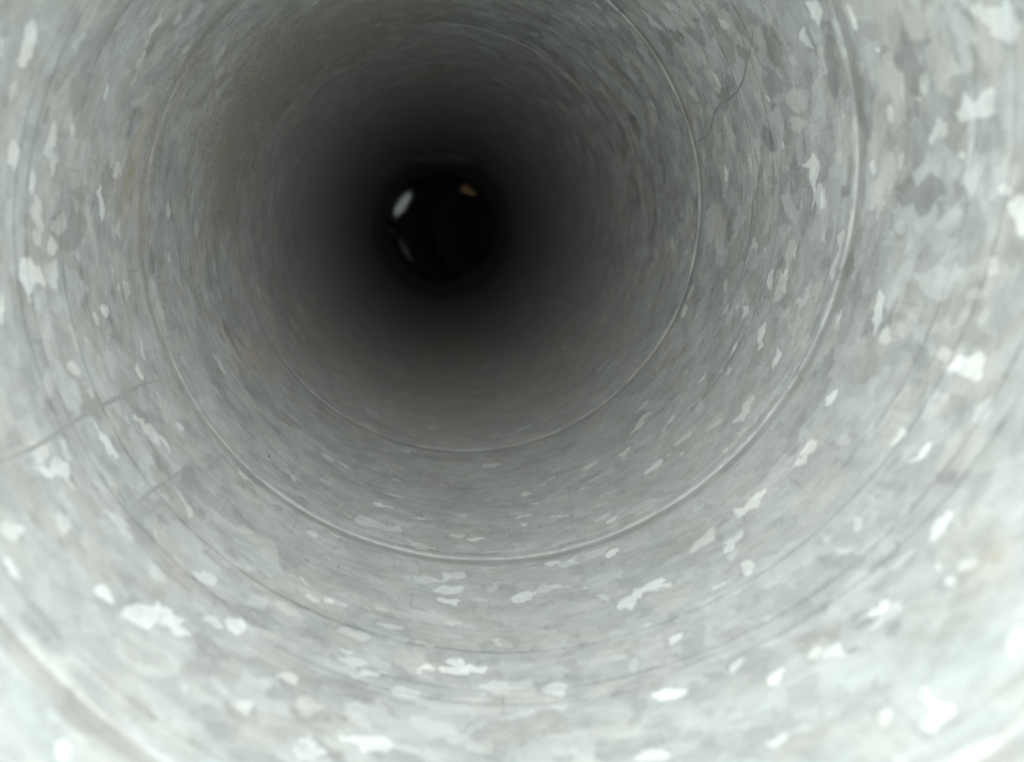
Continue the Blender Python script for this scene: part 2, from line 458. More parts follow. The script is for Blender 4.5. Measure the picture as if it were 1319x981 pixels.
CRYSTALS = [
(3,(27123,17650,27072,17957,27231,18127,27546,18228,27897,18167,28157,18041,28112,17776,28011,17640,27763,17726,27433,17602)),
(2,(26716,19925,26879,19747,27212,19469,27364,19769,27407,19995,27124,19983,26824,20101)),
(3,(25579,22988,25787,22931,26158,23125,26475,23161,26679,23274,26899,23112,26963,23232,26847,23452,26457,23426,26136,23387,25783,23275,25193,23121,25056,23083,25245,22963)),
(2,(24972,24025,25268,23995,25460,24039,25318,24341,25048,24361,24949,24255)),
(2,(27474,21826,27745,21931,27938,21777,28140,22046,27961,22126,27640,22048)),
(3,(28933,19711,29014,19516,29207,19684,29479,19493,29699,19390,29971,19572,30108,19659,30293,19857,30003,20102,29637,20086,29362,19912,28993,19942)),
(3,(28845,20495,29004,20431,29171,20607,29208,20783,28993,20821,28855,20704)),
(1,(27812,19946,27999,19747,28350,19625,28280,19818,28060,20012)),
(3,(27645,16892,27700,17046,28014,17180,28122,17116)),
(3,(29582,17922,29613,18236,29794,18388,30138,18292,30253,18077,30074,17855,29788,17800)),
(1,(25797,21962,25455,22031,25326,22281,25568,22406,25784,22155)),
(1,(24557,24366,24716,24385,24560,24514,24417,24446,24446,24289)),
(-1,(27798,20016,27695,20433,27503,20892,27732,21140,28253,21106,28702,20978,28768,20506,28403,20187)),
(-1,(29194,18405,29178,19067,29237,19436,29565,19016,29535,18349)),
(-1,(27365,22582,27469,23418,27751,23874,28074,23547,28244,23011,27885,22570)),
(-1,(25347,22651,25213,22912,25512,22892,25628,22826)),
(1,(28190,24609,28640,24349,28824,24329,28612,24571,28310,24751)),
(3,(30055,18910,30268,18821,30783,18812,31062,18683,31267,18857,-31356,18886,-31147,18734,-30970,18859,-30896,18977,-31035,19125,31264,19207,30942,19343,30665,19164,30354,19097,30111,19086)),
(3,(30194,22476,30406,22374,30718,22319,30858,22488,31234,22448,31295,22637,30975,22882,30644,22645,30206,22626)),
(2,(31042,23895,31267,23643,31400,23401,-31235,23412,-31032,23744,-31164,23894,-31388,23777,31175,23936)),
(3,(-31354,19568,-31170,19752,-31019,19905,-30833,19887,-30698,19496,-30848,19397,-31137,19443)),
(1,(30842,20275,30873,20514,31328,20538,-31202,20230,-31167,19983,-31354,19568,31260,19609,31180,20159)),
(3,(-30841,18445,-30584,18766,-30324,18946,-30098,19063,-30038,18888,-30133,18579,-30045,18333,-29772,18229,-29770,18060,-30075,17949,-30350,17940,-30620,17979,-30749,18152)),
(3,(-30142,17088,-30067,17202,-29562,16960,-29421,16753,-29428,16699)),
(2,(30452,27921,30770,27705,31133,27760,31076,28076,30757,28249,30606,28009)),
(2,(-30653,27708,-30449,27506,-30157,27536,-30280,27762,-30494,27714)),
(1,(30566,31231,30912,31538,31267,31809,31086,31953,30792,31638)),
(2,(-31092,26183,-30947,26002,-30846,26103,-30943,26206)),
(2,(-29856,23052,-29693,22843,-29604,23113,-29762,23104)),
(2,(-30111,20836,-30001,20692,-29899,20725,-30009,20872)),
(1,(-31048,22729,-30575,22771,-30109,22923,-30170,23008,-30526,22908,-30960,22857)),
(1,(29830,22923,30180,22723,30129,22869)),
(1,(30049,23486,30488,23366,30440,23471,30175,23556)),
(1,(29439,22140,29662,21914,29666,22102,29505,22302)),
(-1,(31099,20573,30963,21536,31241,21683,-31110,21398,-30768,20765,-30828,20043,-31057,19876,-31276,20409)),
(-1,(31401,22222,31230,22851,31400,23240,-31088,22947,-31055,22328)),
(-1,(30411,20690,30317,21728,30545,22015,30814,21192,30674,20772)),
(1,(29086,25819,29377,25809,29455,26037,29161,26053)),
(1,(29013,30127,29354,30129,29501,30472,29162,30397)),
(1,(-29700,24593,-29070,24628,-29088,24451,-29467,24494)),
(1,(-29618,25722,-28958,25749,-28425,25796,-28487,25290,-29092,25378)),
(3,(-29379,21511,-29333,21974,-29086,21842,-28903,21548,-29127,21476)),
(2,(-29317,21089,-29152,20880,-28989,20850,-28822,20999,-28941,21237,-29162,21166)),
(1,(-28880,21730,-28652,21790,-28333,21246,-28538,21043,-28695,21474)),
(3,(-28280,18824,-28202,19151,-27974,19183,-27813,19068,-27906,18715,-28079,18643)),
(2,(-27530,19234,-27460,18990,-27263,19025,-27172,19135,-27331,19273)),
(2,(-28433,23064,-28172,23211,-27990,23133,-27903,22917,-27605,22806,-27489,22903,-27581,23078,-27750,23100,-28103,23342)),
(2,(-27566,22233,-27419,21998,-27191,21936,-27031,22067,-27104,22343,-27317,22270,-27491,22372)),
(1,(-27658,23935,-27223,23762,-27058,23933,-27266,24089,-27536,24045)),
(2,(-26362,20404,-26018,20411,-25794,20486,-25685,20357,-25373,20665,-25413,20856,-25064,20924,-25344,21214,-25811,21084,-26177,20880,-26388,20654)),
(2,(-25613,22428,-25371,22304,-25209,22537,-25359,22698,-25574,22558)),
(2,(-26338,18342,-26069,18355,-25924,18319,-25770,18445,-25685,18680,-26029,18742,-26345,18742,-26807,18653,-26601,18476)),
(1,(-26451,19438,-26250,19343,-26274,19569,-26511,19711)),
(1,(-27837,26553,-27343,26439,-27057,26417,-27310,26637,-27750,26762)),
(2,(-26779,17068,-26716,16889,-26493,16728,-26274,16668,-26232,16901,-26585,17053)),
(1,(-29357,18440,-29205,18485,-28873,18471,-28859,18317,-29079,18329,-29297,18332)),
(1,(-27466,18351,-27260,18364,-26975,18199,-27102,18031,-27337,18059)),
(1,(-26737,15470,-26410,15461,-26090,15507,-25753,15389,-25545,15497,-25329,15524,-24969,15327,-25000,15513,-25337,15950,-25647,15906,-25874,15942,-26100,15773,-26320,15600,-26598,15555)),
(3,(-26387,15931,-26505,16267,-26373,16512,-26217,16667,-25958,16649,-25915,16341,-25656,16269,-25726,16153,-25943,16169,-26092,15893,-26219,15665,-26556,15568,-26607,15686)),
(2,(-25036,16689,-25002,16476,-24816,16486,-24466,16532,-24066,16380,-23948,16410,-24075,16706,-24445,16750,-24640,16929,-24851,16789)),
(2,(-24349,19699,-24070,19567,-23770,19240,-23489,18992,-23385,19174,-23542,19441,-23874,19609,-24153,19753)),
(1,(-23757,19840,-23453,19605,-23366,19649,-23671,19890)),
(3,(-23995,14545,-23915,14333,-23751,14244,-23562,14311,-23440,14439,-23635,14596,-23845,14697)),
(3,(-23374,14685,-23167,14888,-22945,15335,-22719,15443,-22469,15397,-22239,15193,-22040,14957,-22086,14789,-22361,14749,-22665,14602,-22700,14351,-22870,14249,-23120,14316,-23347,14403)),
(2,(-22734,17072,-22541,16840,-22289,16838,-22052,17119,-22087,17484,-22358,17398,-22497,17303)),
(2,(-26054,13817,-25916,14039,-25662,14266,-25554,13965,-25482,13612,-25672,13593,-25896,13635)),
(2,(-25456,13328,-25232,13342,-24944,13266,-24975,13155,-25215,13121,-25404,13165)),
(1,(-24450,18885,-24291,19224,-24100,19043,-24208,18824)),
(1,(-23593,16402,-23237,16373,-23168,16313,-23433,16244)),
(1,(-22880,16321,-22665,16297,-22687,16046)),
(3,(-24255,11864,-24187,11631,-24001,11542,-23867,11523,-23837,11685,-23534,11712,-23755,11821,-23963,11806,-24152,11853)),
(2,(-23760,13351,-23509,13278,-23542,13401,-23698,13429)),
(2,(-21662,13470,-21479,13320,-21365,13358,-21523,13532)),
(1,(-22503,13072,-22296,13117,-21973,13111,-21593,12946,-21220,12765,-20954,12421,-21254,12437,-21721,12488,-22032,12506,-22327,12616,-22507,12873)),
(3,(-22797,10950,-22712,11094,-22559,10964,-22478,10713,-22590,10627,-22739,10750)),
(1,(-23257,11452,-22989,11544,-22732,11496,-22462,11528,-22286,11288,-22616,11174,-22976,11167,-23189,11240)),
(2,(24903,26243,24544,26253,24615,26404,24927,26454,25094,26285)),
(2,(26440,29079,26112,29215,26263,29365,26580,29285,26667,29134)),
(1,(23567,26674,23911,26634,24325,26542,24222,26659,23804,26921,23474,26904)),
(1,(23302,27948,23863,27859,24332,27656,24937,27329,24833,27472,24315,27808,23788,28067,23295,28146)),
(1,(24786,27737,25093,27640,25356,27791,25163,28054,24830,28017)),
(1,(24465,29830,24853,29669,25586,29348,26421,29805,26349,30183,25822,29986,25522,30456,24944,30088,24430,30190)),
(2,(23255,31927,23464,31928,23458,32193,23270,32126)),
(2,(23836,32292,24322,32107,24196,32280,23855,32493)),
(2,(21283,31639,21588,31776,21500,32054,21153,31873)),
(2,(21558,32363,21471,32864,21453,32571)),
(2,(22602,31251,22588,31501,22554,31365)),
(1,(21201,33613,21892,33704,22170,33545,22532,33388,21995,33833,21174,33895)),
(1,(21951,34814,22256,35123,22576,35241,22924,35245,22826,35388,22430,35354,21957,35058)),
(1,(22200,36096,22765,36298,22332,36327)),
(1,(17701,36562,18658,36309,19515,36322,20106,36356,20836,36132,20207,36581,19546,36657,17714,36918)),
(1,(20051,42962,20577,42838,20171,43285)),
(1,(24371,40683,25563,40321,26643,40630,26089,40895,24877,41548)),
(1,(27420,31190,28034,31157,27894,31317,27584,31344)),
(1,(26429,31460,27030,31303,27238,31166,26792,31598)),
(2,(-26779,28464,-26494,28435,-26047,28358,-25777,28507,-25907,28689,-26374,28712,-26714,28645)),
(1,(-26025,26570,-25670,26578,-25456,26773,-25704,26837)),
(1,(-27409,33963,-27085,34177,-27233,34184)),
(1,(-26676,42514,-25895,42545,-26149,42853)),
(2,(-24247,23583,-24080,23667,-23748,23649,-24080,23495)),
(1,(-22336,28102,-21925,28113,-21798,28155,-22113,28357)),
(1,(-21401,29737,-21021,29752,-21157,29954)),
(1,(-23439,30797,-22958,30813,-21877,30394,-22338,30830,-23072,31298)),
(3,(-23463,23559,-23111,23135,-22896,23111,-22519,23225,-22678,23376,-22878,23448,-23092,23558,-23394,23632)),
(2,(-20748,22140,-20413,21968,-20209,21940,-20194,22311,-20380,22362)),
(2,(-19886,22610,-19504,22582,-19331,22602,-19364,22880,-19607,22986,-19873,22870)),
(2,(-21881,25612,-21651,25253,-21526,25374,-21684,25696)),
(2,(-20832,27117,-20454,27075,-20080,27024,-20354,27241,-20735,27293)),
(1,(-21052,28877,-20655,28893,-20118,28275,-20500,28723)),
(2,(-20558,29138,-19758,29004,-20045,29242,-20392,29378)),
(1,(-19337,28610,-18605,28812,-18866,28967)),
(2,(-18361,29381,-17983,29353,-17961,29559,-18276,29540)),
(3,(-18828,26314,-18637,26068,-18422,26219,-18031,26305,-17985,26488,-18323,26441,-18563,26594,-18786,26506)),
(2,(-19338,24690,-19205,23973,-18552,24316,-18121,24168,-17650,24127,-17611,24410,-17781,24676,-18206,24664,-18656,24940,-19145,24926)),
(1,(-19795,24835,-19338,24690,-19358,24391,-19697,24501)),
(2,(-19993,25070,-19811,24964,-19812,25186)),
(3,(-19516,18464,-19196,18542,-19214,18827,-19399,18795)),
(2,(-20026,18516,-19703,18337,-19516,18464,-19621,18602,-19922,18639)),
(1,(-21322,17438,-21042,17795,-20677,17649,-20705,17245,-21189,16950)),
(1,(-22460,20254,-22298,20556,-21816,20626,-21787,20333,-22197,19878)),
(1,(-19856,21251,-19519,20885,-19714,20941)),
(1,(-17510,21043,-17292,21211,-17278,20807,-17452,20758)),
(2,(-17703,19634,-17553,19636,-17655,19542)),
(2,(-18209,19005,-17791,19000,-17740,18839,-18062,18726)),
(-1,(-21923,22676,-21575,23062,-21402,22772,-21709,22467)),
(-1,(-19989,23137,-20276,22972,-20118,22631,-19953,22547)),
(3,(-21890,15899,-21683,15972,-21381,15855,-21392,15647,-21524,15591,-21703,15682,-21906,15611)),
(2,(-21447,16203,-21173,16460,-20987,16344,-20961,15827,-21126,15752,-21365,15803)),
(2,(-18943,17546,-19016,17360,-18745,17203,-18511,17164,-18137,17239,-18124,17534,-18482,17615,-18804,17692)),
(2,(-18826,16642,-18629,16395,-18461,16530,-18453,16633,-18677,16642)),
(3,(-18234,16095,-18224,15818,-18110,15732,-17845,15933,-17527,15950,-17640,16048,-17959,16025)),
(2,(-17503,15532,-17573,15285,-17345,15159,-17075,15089,-16806,15291,-16844,15461,-17159,15596,-17405,15642)),
(2,(-20012,14860,-19799,14815,-19596,14814,-19444,14726,-19486,15041,-19644,15245,-19837,15165)),
(3,(-20707,13579,-20522,13599,-20461,13492,-20261,13325,-20188,13343,-20222,13537,-20143,13728,-20242,13869,-20530,13743)),
(2,(-19399,14478,-19396,14115,-19153,13824,-18998,14035,-18724,14345,-18869,14446,-19146,14541)),
(3,(-18446,13694,-18458,13549,-18170,13446,-17977,13335,-17674,13331,-17441,13463,-17364,13708,-17495,13829,-17768,13729,-18173,13750)),
(2,(-18819,13203,-18715,13017,-18539,13029,-18617,13159)),
(1,(-21063,16850,-20898,16742,-20888,16860)),
(2,(-18126,18025,-17728,18005,-17334,18033,-17299,18157,-17743,18235,-18058,18167)),
(1,(-17811,17491,-17388,17495,-17158,17434,-17166,17652,-17626,17619)),
(1,(-18358,14264,-18097,14548,-17920,14387,-18043,14002,-18330,14021)),
(-1,(-20631,15266,-20242,15418,-20065,14942,-20216,14568,-20513,14540)),
(-1,(-20065,14496,-19586,14764,-19411,14366,-19728,14156,-20030,14198)),
(-1,(-18662,18552,-18182,18685,-18466,18239,-18667,18225)),
(-1,(-18672,14681,-18412,14719,-18370,14363,-18594,14340)),
(2,(-14720,31825,-14402,31479,-13721,31542,-13694,31860,-14296,32096)),
(1,(-12527,29491,-11703,29174,-11855,29505)),
(2,(-12630,27960,-12424,27856,-11795,28201,-11829,28395,-12322,28123)),
(2,(-10981,27613,-10747,27459,-10058,27504,-10123,27816,-10670,27824)),
(1,(-10889,26475,-10460,26375,-10143,26596,-9677,26340,-9880,26057,-10505,26178)),
(2,(-11327,26022,-11127,25936,-10824,26036,-10960,26138)),
(2,(-13357,27566,-13242,27227,-12862,27363,-13113,27828)),
(2,(-13888,25474,-13518,25268,-13069,25268,-13020,25427,-13374,25551)),
(2,(-13707,24798,-13523,24483,-13306,24701,-13375,24817)),
(2,(-15684,26208,-15523,26013,-15405,26183)),
(2,(-16152,24484,-15947,24224,-15585,24171,-15423,24328,-15470,24467,-15835,24558)),
(3,(-15592,23950,-15339,23858,-14970,23986,-14886,24097,-15060,24242,-15324,24182)),
(2,(-17413,23201,-17434,23756,-16922,23653,-16516,23415,-16466,23176,-16962,23087)),
(2,(-17454,25747,-17238,25902,-16740,25745,-17121,25600)),
(2,(-15249,21607,-14963,21662,-14675,21700,-14588,21896,-14845,21999,-15138,21915)),
(2,(-16649,21037,-16376,20815,-15917,21135,-15500,21215,-15674,21545,-16140,21604,-16420,21639,-16235,21388,-16375,21067)),
(1,(-17110,21258,-16695,21132,-16648,20936,-17054,20862)),
(2,(-16665,20248,-16377,20617,-15972,20731,-15706,20575,-15854,20101,-16379,20089,-16554,19980)),
(3,(-16640,19923,-16337,19860,-15752,19865,-15956,19509,-16212,19461,-16424,19627)),
(1,(-15094,20308,-14787,20835,-14607,20788,-14691,20315,-14974,20094)),
(3,(-14449,19773,-14192,19921,-14005,19993,-13667,19829,-13847,19462,-14127,19301,-14335,19373)),
(2,(-13318,21400,-13103,21548,-12783,21395,-12772,21166,-13117,21119)),
(2,(-12660,21253,-12339,21122,-12460,20997)),
(1,(-12141,21128,-11767,21249,-11055,21044,-11111,20820,-11538,20697,-12112,20776)),
(3,(-11609,20494,-11436,20708,-11111,20820,-10970,20556,-11242,20297,-11438,20278)),
(2,(-13337,19779,-13116,19896,-12770,19780,-12686,19486,-12729,19374,-12841,19634,-13054,19716)),
(2,(-12453,19281,-12262,19331,-12382,19184)),
(1,(-13697,19262,-13474,19292,-13183,19186,-13539,19144)),
(2,(-12176,18672,-11998,18671,-11908,18292,-11939,17976,-12037,18305)),
(2,(-11012,22729,-10629,22722,-10472,22651,-10706,22420,-10975,22423)),
(1,(-13313,22546,-12358,22727,-11865,22539,-12170,22319,-12941,22309)),
(1,(-15225,23029,-14774,23054,-14332,22915,-14593,22785)),
(1,(-14731,25298,-14399,25332,-14522,25160)),
(1,(-12933,26330,-12447,26405,-12008,26137,-12479,26189)),
(2,(-16426,18485,-16185,18393,-15941,18417,-15771,18655,-15936,18620,-16304,18631)),
(3,(-16318,16893,-16054,16967,-15834,16790,-15878,16590,-15370,16418,-15342,16284,-15533,16113,-15854,16198,-16110,16077,-16395,16293,-16684,16241,-16897,16123,-16936,16244,-16760,16492,-16431,16453,-16283,16624)),
(3,(-14309,15272,-14062,15406,-13800,15486,-13552,15253,-13650,14883,-13889,14911,-14179,15061)),
(1,(-14405,14647,-14252,14525,-14501,14403,-14799,14415,-15157,14477,-15078,14625,-14673,14656)),
(1,(-17163,17579,-16854,17556,-16467,17378,-16772,17277,-17158,17434)),
(-1,(-13445,16318,-13129,15974,-13106,15331,-13424,15171,-13522,15638)),
(-1,(-16109,16108,-15750,16097,-15618,15839,-15940,15735)),
(-1,(-14971,17806,-14357,17580,-14373,17072,-14872,17088)),
(-1,(-16734,17282,-16317,17032,-16358,16489,-16650,16470,-16840,16851)),
(-1,(-15818,14386,-15471,14730,-15755,14331,-15993,13989,-16055,14040)),
(2,(14907,36131,15445,36325,15232,36545,14894,36408)),
(2,(14488,37489,14328,37768,14282,37349)),
(2,(14206,37421,13821,37751,13771,37444,14078,37195)),
(2,(13270,37720,12842,37872,12486,37651,12605,37278,13110,37453)),
(2,(12936,38837,12726,38987,12846,38575)),
(2,(12163,38715,11787,38809,11543,38502,11707,38214,12004,38390)),
(2,(13456,43146,12811,43166,12764,42739,13287,42592)),
(1,(14246,44864,14009,45988,13496,45614,12868,45534,13102,44897,13651,44644)),
(1,(16226,42020,15903,42495,15384,42389,15512,42039)),
(1,(17154,42995,16463,43039,16503,42668)),
(2,(11142,42181,10654,42308,10664,41950,10997,41913)),
(1,(10584,39421,10120,39235,10379,39070)),
(2,(10470,30785,10042,30922,9885,30677,10208,30551,10351,30544)),
(2,(10663,33027,10473,33215,10378,33127,10549,32860)),
(1,(8671,41060,8059,41234,8313,40726)),
(1,(8990,45097,8503,45148,8414,43986,8802,44350)),
(1,(13353,35670,12619,35883,12941,35564,13647,35490)),
(-1,(12431,38126,12025,37623,11755,37865,12226,38524)),
(-1,(10406,37076,9606,37125,9594,37578,10186,37757)),
(-1,(9903,32999,9650,32742,9581,33321,9789,33467)),
(-1,(9493,33346,9193,32918,8958,33441,9238,33984)),
(-1,(11759,35200,11315,35161,11191,35438,11533,35691)),
(2,(9673,29377,9379,29386,9183,29415,9450,29155,9625,29171)),
(2,(9079,28163,8704,28275,8286,28550,7873,28161,7517,28004,7768,27831,8142,27916,8665,27972,8982,27921)),
(1,(7614,29143,7224,28996,7354,28725,7543,28902)),
(2,(8623,26556,8268,26520,7974,26157,8016,25821,8275,25825,8447,25931,8622,26379)),
(3,(7047,23989,6885,24179,6719,24173,6641,23904,6633,23603,6863,23573)),
(3,(6162,19381,5942,19479,5674,19410,5465,19396,5441,19307,5681,19014,6003,18756)),
(3,(5606,20219,5548,20403,5355,20405,5135,20206,4911,19966,5102,19899,5446,19940,5601,19968)),
(3,(6163,26561,5751,26538,5339,26472,5122,26363,5180,26226,5463,26247,5770,26363,6001,26492)),
(3,(4468,23496,4272,23483,4141,23415,4181,23221,4341,23319)),
(2,(4334,26964,4072,27275,3794,27283,3860,26936,4164,26752)),
(2,(6978,29898,6678,30086,6739,29768,6921,29810)),
(2,(6260,33709,5724,33853,5503,33630,5761,33426,6126,33601)),
(2,(8179,33215,7927,33523,7736,32971,8028,32836)),
(1,(7138,36233,6743,36173,7028,35917)),
(2,(2993,23120,2876,23333,2635,23216,2849,23077)),
(1,(3506,22448,3281,22465,2980,22012,3157,21839,3201,21173,3409,21438,3558,22023)),
(1,(5149,21360,4797,21376,4824,20894,5041,21081)),
(1,(4365,21898,4089,22392,3635,21788,3637,21229,3960,20607,4319,21176,4396,21587)),
(2,(5084,33009,4740,33043,4999,32907)),
(1,(4489,32705,4288,32730,4453,32426)),
(-2,(6190,23905,5726,24244,5631,23625,5756,23307,6099,23657)),
(-2,(5146,25910,5085,26922,4747,26923,4782,25545,4937,25520)),
(-1,(4736,26860,4575,27251,4319,26685,4509,26153,4679,26196)),
(-1,(5934,22009,5605,22108,5242,21959,5157,21789,5448,21662,5859,21734)),
(-2,(5364,23112,5126,22479,4724,22115,4493,22099,4259,22579,4315,23174,4724,23058,5026,22894)),
(-1,(3969,22782,3715,22633,3538,22034,3797,21983,4033,22328)),
(-2,(7514,23405,7222,23513,6929,23107,7157,22998,7348,22935)),
(-1,(6847,23350,6328,23359,6074,22985,6307,22919,6756,22887,6939,22973)),
(-1,(6549,22378,6421,21794,6254,22211,6406,22566)),
(-1,(7433,24482,7233,23880,6950,24209,7079,24815)),
(-1,(7476,26687,7327,26004,6832,25959,6640,26123,6879,26340)),
(-1,(6794,21313,6355,21267,6422,21485,6661,21488)),
(-1,(4637,20421,4582,19967,4256,20183,4335,20375)),
(-1,(3973,26557,3888,25933,3564,26307,3677,26788)),
(-1,(3902,28599,3691,28291,3225,28799,3483,29027)),
(-1,(4761,35935,4499,35022,3920,35744,4149,36514)),
(-1,(8728,31961,8472,31694,8034,32425,8382,32751)),
(3,(2739,28134,2551,28260,2012,28213,2136,27939,2467,27881)),
(2,(2873,25711,2591,26041,2104,25760,2510,25680)),
(3,(2310,22150,2321,21765,2357,21205,2097,21134,1600,21352,1091,21525,1118,21683,1572,21631,1935,21856,2133,22148)),
(2,(2263,23234,2024,23138,2062,23024,2233,23136)),
(1,(1926,23055,1635,22796,1444,22616,1777,22876)),
(2,(62,25690,-72,25928,-551,25999,-334,25863,-427,25441,-165,25318)),
(2,(-257,24854,-558,24705,-403,24630,-252,24611)),
(3,(-879,23988,-1192,24208,-1446,24202,-1667,23782,-1313,23737,-970,23834)),
(3,(-733,22976,-1026,23079,-1311,23005,-1510,23070,-1690,22883,-1574,22655,-1150,22755,-909,22697)),
(3,(-343,22623,-485,22686,-618,22489,-386,22508)),
(2,(-1471,27772,-1716,27938,-1990,27671,-1999,27429,-1684,27487)),
(2,(133,35099,-222,35265,-774,34705,-559,34558,-5,34837)),
(1,(-939,35352,-1308,35515,-1141,34998)),
(1,(-637,37581,-1258,37809,-1156,37178,-546,36939)),
(2,(-1882,31110,-2439,31446,-2695,31300,-2267,30996,-1930,30877)),
(2,(1508,32369,668,32274,1052,32151)),
(1,(1418,33659,947,33521,811,33315,1274,33257)),
(2,(-2252,32459,-2939,32425,-2879,31840,-2473,31829)),
(2,(-1646,21839,-1883,21908,-1845,21530,-1665,21532)),
(1,(-2018,26008,-2247,25565,-2184,24940,-1909,25394)),
(1,(1950,28628,1643,28796,1633,28557)),
(1,(-591,27190,-804,26963,-635,26881)),
(1,(1540,23663,1117,23815,771,23161,441,22413,757,22336,1133,22844)),
(1,(1471,29583,779,30912,-86,30641,-643,28731,-54,28417,689,28343,1231,29454)),
(1,(1222,27257,570,27722,-211,27603,402,26831,826,26431)),
(-1,(1945,24860,2029,23901,1601,23934,1791,24775)),
(-2,(745,28344,738,27803,-215,27831,-109,28246)),
(-1,(928,23933,822,23377,488,22723,397,23792,592,24037)),
(-2,(-415,23406,-733,22976,-1079,23166,-865,23704)),
(-1,(-1220,25522,-1168,24647,-1585,24682,-1530,25359)),
(-1,(1625,29045,1423,28285,976,28496,1217,28957)),
(-1,(1442,30467,1370,30124,1012,30261,1022,30713)),
(-2,(649,38537,494,37973,-191,38154,112,38503)),
(-2,(2554,37007,2439,36299,1944,36572,2110,37013)),
(-2,(3524,34565,3301,34419,3189,34752)),
(-2,(484,22120,260,22014,-192,22124,214,22204)),
(-2,(-1402,34478,-1670,34174,-1834,34523)),
(-1,(621,34664,482,34315,207,34405)),
(-1,(1136,26146,1168,25488,813,25630,819,26025)),
(-1,(1648,36437,1419,36004,995,36345,1147,36706)),
(-1,(-1060,30107,-836,29156,-1305,28927,-1412,29735)),
(-1,(2173,32746,1933,31833,1365,31901,1643,32536)),
(3,(-2842,31458,-3190,31490,-3421,31380,-3412,30911,-3128,30939,-2814,31179)),
(2,(-2922,29698,-3252,29717,-3389,29749,-3164,29533)),
(2,(-2307,26151,-2582,26073,-2508,25920,-2287,25953)),
(2,(-2261,25692,-2561,25387,-2836,25358,-2665,25097,-2512,24955,-2186,24939)),
(3,(-2642,23591,-2897,23742,-3304,23618,-3592,23091,-3422,23021,-3031,23204,-2692,23372)),
(3,(-3239,22059,-3597,21941,-3911,21843,-3794,21638,-3481,21571,-3301,21682)),
(3,(-3500,25059,-3768,25116,-4065,24982,-3893,24833,-3612,24869)),
(1,(-3297,24652,-3586,24357,-3666,24674,-3460,24621)),
(1,(-1865,21717,-2227,21592,-2561,21973,-2768,21712,-2772,21404,-2979,21190,-2507,21203,-2011,21334,-1846,21529)),
(2,(-4840,26296,-5088,26244,-5516,26380,-5232,26015,-5048,26061)),
(2,(-4498,25227,-4771,25074,-4617,24919)),
(2,(-4326,24658,-4827,24629,-4479,24253)),
(3,(-4806,22172,-5170,22288,-5594,22167,-5970,22342,-6102,22189,-5820,21947,-5551,21624,-5095,21791,-4846,21886)),
(2,(-5835,21436,-6130,21454,-6161,21283,-5862,21160,-5741,21225)),
(1,(-5771,23198,-6103,23482,-6495,23502,-6779,23557,-6636,23237,-6279,23032,-5964,23019)),
(1,(-5754,25466,-6320,25083,-6368,24350,-5994,24882)),
(3,(-6561,21409,-6748,21584,-6815,21435,-6732,21295)),
(2,(-6980,27754,-7425,28386,-7871,28557,-8065,28235,-8447,28047,-8297,27786,-7898,27783,-7583,27856,-7777,28120,-7368,28085)),
(2,(-6723,26178,-7073,26338,-7395,26155,-7849,26198,-7479,25952,-7237,26146,-6845,26098)),
(2,(-8764,27044,-9054,27055,-9407,27071,-9197,26570,-8959,26651)),
(2,(-7849,24129,-8140,24286,-7960,24030)),
(2,(-7532,23531,-7801,23565,-7660,23402)),
(3,(-5065,17758,-5196,18099,-5535,18112,-5798,18032,-6077,17918,-6071,17839,-5903,17722,-5760,17532,-5629,17698,-5321,17623)),
(1,(-5829,34099,-6184,34113,-5966,33502)),
(1,(-5249,29275,-5575,29085,-5496,28726)),
(1,(-5094,28171,-5540,27962,-5190,27640)),
(-1,(-4938,26149,-4713,25381,-5093,25129,-5272,25628)),
(2,(-8178,24188,-8628,24461,-8926,24375,-9125,24170,-8954,24094,-8561,23892,-8251,23998)),
(3,(-9088,26343,-9358,26498,-9284,26274)),
(2,(-10616,22773,-10271,22785,-10097,22787,-10400,22730)),
(1,(-9235,22512,-9159,22381,-9109,22438)),
(3,(-6813,18390,-7035,18519,-7496,18532,-7899,18736,-7958,18618,-7932,18183,-7792,18087,-7634,18175,-7425,18047,-7144,18041,-6970,18136)),
(2,(-8422,18446,-8589,18779,-9018,18761,-9362,18540,-9556,18359,-9431,18238,-9113,18285,-8761,18159,-8595,18413)),
(3,(-7993,17555,-8173,17661,-8439,17750,-8592,17696,-8770,17581,-8800,17249,-8568,17273,-8296,17418)),
(2,(-8445,16538,-8685,16631,-8822,16065,-8663,15926,-8335,16199)),
(3,(-10355,18063,-10590,18049,-10895,18095,-11111,18128,-11276,18018,-11726,17977,-11883,17692,-11582,17528,-11353,17580,-11054,17559,-10736,17588,-10242,17451,-10430,17700)),
(1,(-9317,19316,-9531,19299,-9536,19146)),
(2,(-9096,16352,-9338,16419,-9620,16441,-9465,16334,-9223,16272)),
(1,(-9503,16142,-9752,16279,-9898,16135,-9700,15987)),
(2,(-11178,19408,-11391,19318,-11478,19157,-11392,19126)),
(2,(-8177,15304,-8287,15349,-8152,15189)),
(-1,(-8505,18266,-8704,18172,-8665,17810,-8501,18052)),
(-1,(-8291,20073,-8073,19663,-8285,19451,-8412,19799)),
(3,(-10694,15564,-10913,15623,-11124,15463,-11097,15308,-10893,15335,-10764,15423)),
(1,(-10383,16200,-10628,16218,-10514,16070)),
(3,(-11937,14029,-12013,13887,-11836,13673,-11539,13534,-11298,13632,-11189,13741,-11465,13965,-11748,14073)),
(1,(-11000,14070,-11132,14002,-10929,13681,-10733,13636,-10730,13827)),
(2,(-9729,13752,-10011,13792,-10312,13781,-10319,13508,-10031,13583)),
(3,(-9335,12850,-9510,13000,-9743,12932,-9804,12703,-9676,12610,-9474,12725)),
(3,(-9986,11529,-10157,11538,-10332,11504,-10447,11590,-10515,11515,-10481,11326,-10308,11362,-10082,11436)),
